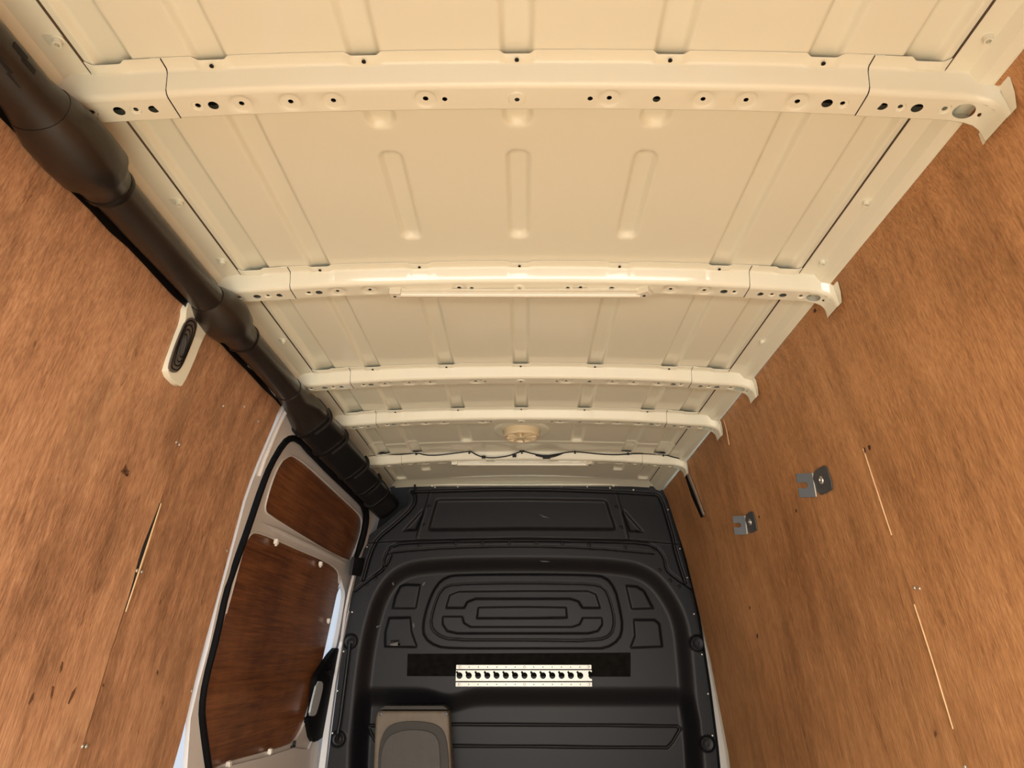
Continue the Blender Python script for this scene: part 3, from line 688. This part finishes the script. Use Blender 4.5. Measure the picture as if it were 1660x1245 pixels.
# long slot low down
groove([(587, 1180), (740, 1178), (950, 1179), (1106, 1181), (1111, 1186), (1098, 1208), (1090, 1217), (950, 1216), (740, 1214), (612, 1214), (600, 1206)], 0.007, 0.0062, True, 0)
# round cups at both sides
for cxp, cyp, rr in [(1131, 1043, 0.033), (1147, 1206, 0.030), (568, 1040, 0.030), (548, 1198, 0.030)]:
    c0 = onY(cxp, cyp, D); d = np.hypot(PT[:, 0]-c0[0], PT[:, 1]-c0[1])
    dep = np.where(d < rr*1.1, dep*(1-(1-sstep(rr*0.9, rr*1.1, d)))+0*dep, dep); dep += 0.006*(1-sstep(rr*0.5, rr*0.8, d)) - 0.004*(1-sstep(0.004, 0.008, abs(d-rr)))
ins = pip(PT, outline); nx = len(gx); nz = len(gz); I = ins.reshape(nz, nx)
keep = I[:-1, :-1] | I[1:, :-1] | I[:-1, 1:] | I[1:, 1:]
dd, near = sdist(outline, PT)
P2 = PT.copy(); P2[~ins] = near[~ins]
jj, ii = np.nonzero(keep); a = jj*nx+ii; quads = np.c_[a, a+1, a+nx+1, a+nx]
used = np.unique(quads); rm = np.full(len(PT), -1); rm[used] = np.arange(len(used)); quads = rm[quads]
V = np.c_[P2[used, 0], D+dep[used], P2[used, 1]]
me = bpy.data.meshes.new('wall_front'); V[:, 2] += CZ
me.vertices.add(len(V)); me.vertices.foreach_set('co', V.ravel())
me.loops.add(quads.size); me.loops.foreach_set('vertex_index', quads.ravel().astype(np.int32))
me.polygons.add(len(quads)); me.polygons.foreach_set('loop_start', np.arange(0, quads.size, 4, dtype=np.int32)); me.polygons.foreach_set('loop_total', np.full(len(quads), 4, dtype=np.int32))
me.update(calc_edges=True); me.validate(); me.polygons.foreach_set('use_smooth', [True]*len(me.polygons)); me.materials.append(BULK)
wf = bpy.data.objects.new('wall_front', me); SC.collection.objects.link(wf)
tag(wf, 'moulded charcoal plastic bulkhead between cargo bay and cab', None, None, 'structure')
def bdepth(px, py):
    x, z = onY(px, py, D); i = int(round((x-gx[0])/st)); j = int(round((z-gz[0])/st)); return D+dep[j*nx+i]
def bpt(px, py, off=0.0):
    x, z = onY(px, py, D); return Vector((x, bdepth(px, py)-off, z))
for px, py in [(705, 790), (742, 789), (784, 788), (826, 787), (868, 787), (910, 788), (952, 789), (989, 791), (1027, 794), (1083, 826), (1103, 889), (1115, 936), (1126, 995), (1139, 1061), (1149, 1125), (1156, 1193), (594, 886), (570, 992), (556, 1056), (546, 1120), (538, 1189)]:
    obj('rivet', *lathe(bpt(px, py), (0, -1, 0), [(0.0052, -0.002), (0.005, 0.001), (0.0035, 0.0028), (0.001, 0.0032)], 10), SCREW, wf)
for px, py in [(634, 888), (680, 884), (739, 880.5), (782, 880), (825, 880), (869, 880), (912, 881), (955, 883), (1014, 887), (1061, 891), (1070, 924), (1087, 941), (1101, 951), (625, 921), (609, 938), (595, 948), (695, 821), (688, 851), (999, 822), (1007, 855)]:
    obj('bolt', *lathe(bpt(px, py), (0, -1, 0), [(0.0105, -0.004), (0.0105, 0.003), (0.008, 0.004), (0.0072, 0.0012), (0.0045, 0.0012), (0.0035, 0.004), (0.001, 0.004)], 12), BLACK, wf)
for px, py in [(1131, 1043), (1147, 1206), (567, 1040), (548, 1198)]:
    obj('mount_cup', *lathe(bpt(px, py, 0.0), (0, -1, 0), [(0.030, -0.004), (0.030, 0.006), (0.026, 0.009), (0.014, 0.006), (0.010, 0.006), (0.009, -0.001), (0.002, -0.002)], 20), BULK, wf)
for c in [(774, 470)]: pass
# black pegs at the top edge
obj('top_peg', *tube([Vector((*onY(672, 773, 3.56)[:1], 3.56, onY(672, 773, 3.56)[1])), Vector((onY(673, 796, 3.56)[0], 3.56, onY(673, 796, 3.56)[1]))], 0.0055, 8), BLACK, wf)
for px in (701, 994):
    x0, z0 = onY(px, 783, 3.585); x1, z1 = onY(px, 789, 3.585)
    obj('roof_clip', *box(x0-0.005, x0+0.005, 3.575, 3.592, z1, z0), CLIPW, wf, 0)

# white body edge strip seen to the right of the bulkhead
def ystrip(name, L_, R_, y, mat, parent, th=0.03):
    A = [onY(*p, y) for p in L_]; Bq = [onY(*p, y) for p in R_]; n = len(A)
    V = [(x, y, z) for x, z in A]+[(x, y, z) for x, z in Bq]; V += [(x, yy+th, z) for x, yy, z in V]
    Fc = []
    for i in range(n-1): Fc += [(i, i+1, n+i+1, n+i), (2*n+i, 3*n+i, 3*n+i+1, 2*n+i+1), (i, 2*n+i, 2*n+i+1, i+1), (n+i, n+i+1, 3*n+i+1, 3*n+i)]
    return obj(name, V, Fc, mat, parent, 0)
ystrip('body_edge', [(1124, 962), (1134, 1000), (1151, 1110), (1164, 1210), (1176, 1330)], [(1127, 962), (1137, 1000), (1157, 1110), (1175, 1210), (1190, 1330)], 3.612, DOORP, wf)
ystrip('edge_gasket', [(1080, 800), (1100, 868), (1122, 950), (1132, 1000), (1149, 1110), (1162, 1210), (1172, 1330)], [(1083, 800), (1103, 868), (1125, 950), (1135, 1000), (1152, 1110), (1165, 1210), (1176, 1330)], 3.598, RUBBER, wf, 0.02)
# dark closing panel added beyond the bulkhead so no sky shows round its edge
obj('sky_blocker', *box(-0.90, 1.02, 3.72, 3.74, -1.12, 0.95), DARK, wf, 0)

# grab bar at the left of the bulkhead
gb = empty('grab_bar', bpt(548, 1198), 'slim dark vertical grab bar on left edge of bulkhead', 'grab bar')
pts = [bpt(568, 1042, 0.012), bpt(566.5, 1056, 0.022), bpt(560, 1110, 0.026), bpt(553, 1165, 0.026), bpt(549.5, 1188, 0.020), bpt(548, 1200, 0.010)]
for p in pts: p.y = min(p.y, D-0.01)
obj('bar', *tube([tuple(p) for p in pts], 0.0085, 10), BULK, gb)
for px, py in [(568, 1041), (548, 1199)]: obj('bar_foot', *lathe(bpt(px, py), (0, -1, 0), [(0.02, 0), (0.019, 0.006), (0.011, 0.011), (0.002, 0.012)], 16), BULK, gb)

# black mottled tape and cargo rail
YT = min(bdepth(700, 1078), bdepth(850, 1078), bdepth(1000, 1078), bdepth(850, 1100))
ta = empty('tape_strip', (0, YT, onY(850, 1096, YT)[1]), 'wide mottled black tape strip stuck on bulkhead behind cargo rail', 'tape')
tp = [onY(661, 1060, YT), onY(1022, 1058, YT), onY(1022, 1097, YT), onY(660, 1096, YT)]
bevel_obj(obj('strip', *plate(tp, mapf=lambda a, b, d: (a, YT-0.006+d, b), thick=0.0065), FELT, ta, 0), 0.001)
YR = YT-0.018
rail = empty('cargo_rail', (0, YR, onY(850, 1113, YR)[1]), 'pale perforated steel cargo rail with a row of keyholes, fixed to bulkhead', 'cargo rail')
x0, z0 = onY(739.5, 1078, YR); x1, z1 = onY(960, 1113, YR)
H = z0-z1; fl = H*0.245
fm = lambda y: (lambda a, b, d: (a, y+d, b))
hx = [x0+(x1-x0)*(0.027+0.0683*i) for i in range(15)]
zm = (z0+z1)/2+H*0.005; rr = 0.0150
def keyhole(cx):
    P = circle(cx, zm, rr, 22)
    out = []
    for (a, b) in P:
        out.append((a, b))
    k = [i for i, (a, b) in enumerate(P) if math.radians(118) < math.atan2(b-zm, a-cx) < math.radians(165)]
    res = [p for i, p in enumerate(P) if i not in k]
    ins_ = [(cx-rr*0.35, zm+rr*0.95), (cx-rr*0.75, zm+rr*1.45), (cx-rr*1.25, zm+rr*1.15), (cx-rr*0.95, zm+rr*0.5)]
    i0 = k[0]
    return res[:i0]+ins_+res[i0:]
zt, zb = z0-fl, z1+fl
holes = [keyhole(h) for h in hx[:14]]
last = [(x1, zm+rr), (x1-0.012, zm+rr*1.5), (x1-0.018, zm+rr), (x1-0.016, zm+rr*.5), (x1-0.017, zm-rr*.2), (x1-0.010, zm-rr*.9), (x1, zm-rr)]
outer = [(x0, zb), (x1, zb), last[-1]]+last[::-1][1:]+[(x1, zt), (x0, zt)]
obj('keyhole_channel', *plate(outer, holes, mapf=fm(YR), thick=0.0025), GALV, rail, 30)
for nm, a, b in (('rail_flange', zt+0.005, z0), ('rail_flange', z1, zb-0.005)):
    hs = [circle(h, (a+b)/2, 0.0028, 8) for i, h in enumerate(hx[1:14]) if i != 6]
    obj(nm, *plate([(x0, a), (x1, a), (x1, b), (x0, b)], hs, mapf=fm(YR+0.007), thick=0.0025), GALV, rail, 0)
    for h in (hx[0], hx[7], hx[14]-0.004): obj('screw', *lathe((h, YR+0.007, (a+b)/2), (0, -1, 0), [(0.0065, 0), (0.006, 0.002), (0.003, 0.003), (0.0005, 0.003)], 10), SCREW, rail)
for a in (zt, zb-0.003): obj('channel_side', *box(x0, x1, YR, YR+0.009, a, a+0.004), DARK, rail, 0)  # sides coloured near black to paint in the dark gaps between lanes
# fold-down seat
sx0, sz0 = onY(612, 1152, 3.52); sx1, _ = onY(728, 1152, 3.52); sb0, szb = onY(604, 1300, 3.52); sb1, _ = onY(735, 1300, 3.52)
seat = empty('folding_seat', ((sx0+sx1)/2, 3.52, szb), 'dusty beige folding seat with worn grey pad, low on bulkhead', 'seat')
def rr_poly(P, it=3): return smoothpoly(P, it)
fo = [(sx0+0.004, sz0), (sx1-0.004, sz0), (sx1+0.002, sz0-0.03), (sb1, szb), (sb0, szb), (sx0-0.004, sz0-0.03)]
o = obj('seat_frame', *plate(fo, mapf=fm(3.50), thick=0.11), SEATF, seat, 30); bevel_obj(o, 0.012, 4)
def Pp(P, y): return [onY(px, py, y) for px, py in P]
padp = [(613, 1300), (613, 1225), (618, 1195), (630, 1176), (650, 1170), (678, 1169), (705, 1173), (719, 1184), (725, 1205), (728, 1240), (728, 1300)]
o = obj('pad_rim', *plate(smoothpoly(Pp(padp, 3.49), 2), mapf=fm(3.486), thick=0.02), SEATR, seat, 30); bevel_obj(o, 0.006, 3)
padq = [(617, 1300), (617, 1230), (621, 1208), (632, 1192), (652, 1184), (678, 1183), (700, 1187), (710, 1198), (713, 1215), (715, 1300)]
o = obj('seat_pad', *plate(smoothpoly(Pp(padq, 3.475), 2), mapf=fm(3.474), thick=0.02), SEATP, seat, 30); bevel_obj(o, 0.008, 3)
lx0, lz0 = onY(622, 1144, 3.52); lx1, lz1 = onY(722, 1150, 3.52)
o = obj('top_cap', *plate([(lx0-0.018, sz0+0.006), (lx1+0.014, sz0+0.006), (lx1+0.010, lz0-0.012), (lx1-0.01, lz0), (lx0+0.01, lz0), (lx0-0.012, lz0-0.012)], mapf=fm(3.505), thick=0.10), SEATR, seat, 30); bevel_obj(o, 0.004, 2)
for px in (617, 723):
    x, z = onY(px, 1158, 3.498); obj('screw', *lathe((x, 3.501, z), (0, -1, 0), [(0.008, 0), (0.007, 0.002), (0.001, 0.003)], 10), STEEL, seat)
# torn sticker remains
stx = empty('torn_sticker', bpt(641, 1046), 'small torn black and silver sticker on left bulkhead panel', 'sticker')
for P, m in (([(633, 1038), (647, 1037), (648, 1041), (644, 1040), (639, 1042), (636, 1040), (634, 1043)], DARK), ([(633, 1044), (644, 1041), (648, 1044), (649, 1046), (640, 1047), (632, 1046)], LABELM), ([(645, 1042), (650, 1043), (648, 1047), (645, 1046)], DARK)):
    y = bdepth(641, 1030)-0.0015; obj('sticker_scrap', *plate(Pp(P, y), mapf=fm(y), thick=0.001), m, stx, 0)

# ------------------------------------------------------------------ things on the right wall
def angle_bracket(px, py, label):
    fy, fz = onW(px, py, 1, 0.0); h = 0.034; X = W(fz)
    b = empty('angle_bracket', (X, fy, fz-h), label, 'bracket', 'steel angle brackets on the right plywood wall')
    k = W(fz-h)-W(fz+h)
    wl_ = smoothpoly([(fy+0.001, -h*0.95), (fy-0.080, -h*1.05), (fy-0.098, -h*0.85), (fy-0.098, h*0.75), (fy-0.085, h*1.0), (fy+0.001, h*0.95)], 1)
    obj('wall_leaf', *plate(wl_, mapf=lambda y, z, d: (X-0.003+d-0.5*k*z/h, y, fz+z), thick=0.0028), STEEL, b, 30)
    L_ = 0.046
    sl = [(0, -h), (L_, -h), (L_, -0.007), (0.026, -0.009), (0.020, -0.004), (0.020, 0.004), (0.026, 0.009), (L_, 0.007), (L_, h), (0, h)]
    obj('slotted_leaf', *plate(sl, mapf=lambda u, z, d: (X-0.001-u, fy+d+u*0.15, fz+z), thick=0.003), STEEL, b, 30)
    obj('fold', *tube([(X-0.003, fy, fz-h*.98), (X-0.003, fy, fz+h*.98)], 0.0028, 8), SCREW, b)
    obj('screw', *lathe((X-0.003, fy-0.048, fz+0.002), (-1, 0, 0), [(0.012, -0.001), (0.011, 0.002), (0.006, 0.004), (0.004, 0.004), (0.003, 0.001)], 12), SCREW, b)
angle_bracket(1322, 786, 'larger grey steel angle bracket with slot, right wall, nearer the camera')
angle_bracket(1211, 851, 'smaller looking grey steel angle bracket with slot, right wall, nearer the bulkhead')
# slim metal strip hanging under the farthest rib
ms = empty('metal_strip', wp(1136, 838, 1, 0), 'slim black and silver metal strip hanging on right wall below the farthest rib', 'metal strip')
def wstrip(name, P, off, mat, parent, th):
    Q = poly_on(P, 1, off); return obj(name, *plate(Q, mapf=wallmap(1, off), thick=th), mat, parent, 0)
wstrip('dark_channel', [(1107, 757), (1112, 764), (1123, 795), (1139, 836), (1136, 839), (1121, 805), (1109, 768)], -0.006, RUBBER, ms, 0.006)
wstrip('bright_edge', [(1110, 760), (1114, 765), (1126, 796), (1140, 834), (1139, 836), (1124, 797), (1112, 767)], -0.009, SCREW, ms, 0.008)
# splinter of ply beside the fourth rib
sp = empty('wood_splinter', wp(1182, 722, 1, 0), 'thin pale splinter of plywood standing off right wall beside the third and fourth ribs', 'splinter')
obj('splinter', *tube([wp(1173, 680, 1, -0.001), wp(1178, 698, 1, -0.006), wp(1182, 721, 1, -0.010)], [0.0008, 0.0016, 0.0022], 6), PLYEDGE, sp)

# ------------------------------------------------------------------ ceiling fittings
def batten(x0, x1, y, z, label, cocked=True):
    b = empty('strip_light', ((x0+x1)/2, y, z), label, 'light', None)
    obj('light_tube', *tube([(x0+0.02, y, z-0.009), (x1-0.01, y+0.004, z-0.010)], 0.0085, 12), LENSM, b)
    obj('mounting_rail', *box(x0+0.005, x1-0.015, y-0.009, y+0.009, z-0.006, z+0.001), LENSM, b, 0)
    bevel_obj(obj('end_cap', *box(x0, x0+0.028, y-0.016, y+0.014, z-0.016, z+0.002), LENSM, b, 0), 0.002)
    v, f = box(-0.016, 0.016, -0.013, 0.013, -0.015, 0.002); a = math.radians(-35)
    v = [(x1+p*math.cos(a)-q*math.sin(a), y-0.004+p*math.sin(a)+q*math.cos(a), z+r) for p, q, r in v]
    bevel_obj(obj('end_cap', v, f, LENSM, b, 0), 0.002)
    for xx in (x0+0.012, x1): obj('screw', *lathe((xx, y, z-0.0155), (0, 0, -1), [(0.004, -0.001), (0.004, 0.001), (0.001, 0.0015)], 8), STEEL, b)
    return b
zu = zroof(0)-0.040
batten(-0.318, 0.305, RIBY[1]+0.072, zu-0.001, 'long thin cream strip light fixed under the second roof rib')
b2 = batten(-0.325, 0.315, RIBY[4]+0.070, zu-0.001, 'long thin cream strip light under the farthest roof rib')
# round roof vent
vy = 2.70; rv = empty('roof_vent', (0, vy, 0.84), 'round cream plastic roof vent between the fourth and fifth ribs', 'vent')
zv = zroof(0)
obj('vent_ring', *lathe((0, vy, zv), (0, 0, -1), [(0.118, -0.002), (0.116, 0.006), (0.104, 0.010), (0.090, 0.008), (0.084, 0.004)], 40), PAINT, rv)
obj('vent_body', *lathe((0, vy, zv), (0, 0, -1), [(0.076, 0.0), (0.076, 0.026), (0.072, 0.032), (0.066, 0.034), (0.064, 0.026), (0.010, 0.024)], 40), VENTM, rv)
for k in range(9):
    a = k*2*math.pi/9; c, s = math.cos(a), math.sin(a)
    V = [(c*r-s*w, vy+s*r+c*w, zv-h) for r in (0.012, 0.062) for w in (-0.003, 0.003) for h in (0.024, 0.034)]
    obj('vent_vane', V, box(0, 1, 0, 1, 0, 1)[1], VENTM, rv, 0)
obj('vent_hub', *lathe((0, vy, zv-0.024), (0, 0, -1), [(0.016, 0), (0.016, 0.012), (0.010, 0.014), (0.001, 0.014)], 20), VENTM, rv)
# wiring loom along the farthest rib
wh = empty('wiring_loom', (0, RIBY[4], 0.84), 'thin black cable loom with clips drooping along the farthest rib', 'cable')
def cpt(px, py, dz=-0.006):
    r = ray(px, py)    # on the sloping rear side of rib 5
    y = RIBY[4]+0.012; t = y/r[1]; return (CX0+r[0]*t, y, min(r[2]*t, zroof(0)-0.004))
seg = [(592, 739), (606, 738), (618, 735), (640, 737), (660, 736), (676, 734), (690, 738), (710, 738), (735, 735), (758, 732), (762, 731), (775, 739), (790, 742), (805, 742), (825, 739), (836, 735), (847, 731), (865, 736), (885, 739), (905, 736), (920, 733), (934, 732), (960, 735), (985, 737), (1010, 737), (1030, 735), (1060, 736), (1078, 737), (1095, 742), (1111, 745)]
obj('cable', *tube([cpt(*p) for p in smoothpoly(seg, 1, False)], 0.0030, 6), BLACK, wh)
obj('cable_tape', *tube([cpt(*p) for p in [(868, 738), (878, 740), (890, 741), (900, 739), (912, 735)]], [0.0032, 0.0045, 0.0055, 0.005, 0.0032], 8), BLACK, wh)
for px, py in [(618, 733), (675, 733), (761, 730), (846, 729), (932, 730), (1018, 733), (1075, 735)]:
    c = cpt(px, py); a = box(c[0]-0.013, c[0]+0.013, c[1]-0.004, c[1]+0.004, c[2]-0.001, c[2]+0.006); b_ = box(c[0]-0.004, c[0]+0.004, c[1]-0.004, c[1]+0.002, c[2]-0.014, c[2])
    obj('cable_clip', *merge(a, b_), BLACK, wh, 0)
for px, py in [(834, 739), (883, 741.5), (889, 741.5), (784, 741)]:
    c = Vector(cpt(px, py)); bevel_obj(obj('connector', *cubeat(c, 0.009, 0.006, 0.006), BLACK, wh, 0), 0.001)

# scuffs on the bulkhead and dark marks on the left plywood
SCUFF = simple('pale_scuff', (0.13, 0.13, 0.13), 0.7, noise=0.4, nscale=300)
for P in ([(684, 950), (686, 945), (690, 943), (688, 948)], [(635, 944), (637, 943), (639, 948), (637, 949)], [(608, 1014), (611, 1015), (618, 1013), (611, 1018)], [(669, 1012), (671, 1009), (672, 1016), (670, 1018)], [(874, 833), (880, 836), (891, 840), (880, 838)], [(874, 909), (884, 909), (892, 911), (880, 911)]):
    y = bdepth(*P[0])-0.003; obj('scuff', *plate(Pp(P, y), mapf=fm(y), thick=0.0008), SCUFF, wf, 0)
MARK = simple('dark_wood_mark', (0.13, 0.055, 0.022), 0.8, noise=0.6, nscale=120)
for P in ([(196, 764), (200, 760), (204, 752), (206, 760), (210, 764), (206, 770), (201, 769)], [(98, 1082), (101, 1072), (103, 1074), (101, 1086), (97, 1092)], [(46, 1140), (52, 1126), (56, 1122), (54, 1134), (47, 1143)], [(82, 1128), (85, 1112), (88, 1113), (86, 1127), (83, 1134)], [(110, 1140), (117, 1122), (124, 1113), (121, 1124), (112, 1142)], [(166, 1110), (168, 1107), (169, 1112), (167, 1114)], [(254, 1090), (256, 1085), (257, 1091), (255, 1095)]):
    obj('dark_mark', *plate(poly_on(P, -1, -0.0006), mapf=wallmap(-1, -0.0006 if P[0][0] < 150 or P[0][0] > 240 else -0.0006), thick=0.0004), MARK, wl, 0)
for P in ([(1514, 1190), (1516, 1184), (1518, 1191), (1516, 1196)], [(1226, 1030), (1228, 1026), (1229, 1032), (1227, 1036)]):
    obj('dark_mark', *plate(poly_on(P, 1, -0.0006), mapf=wallmap(1, -0.0006), thick=0.0004), MARK, wr, 0)

# ------------------------------------------------------------------ floor
fl_ = obj('floor', *box(-0.95, 0.95, -0.95, 3.72, -1.14, -1.12), FLOORM, None, 0); tag(fl_, 'worn plywood load floor', None, None, 'structure')
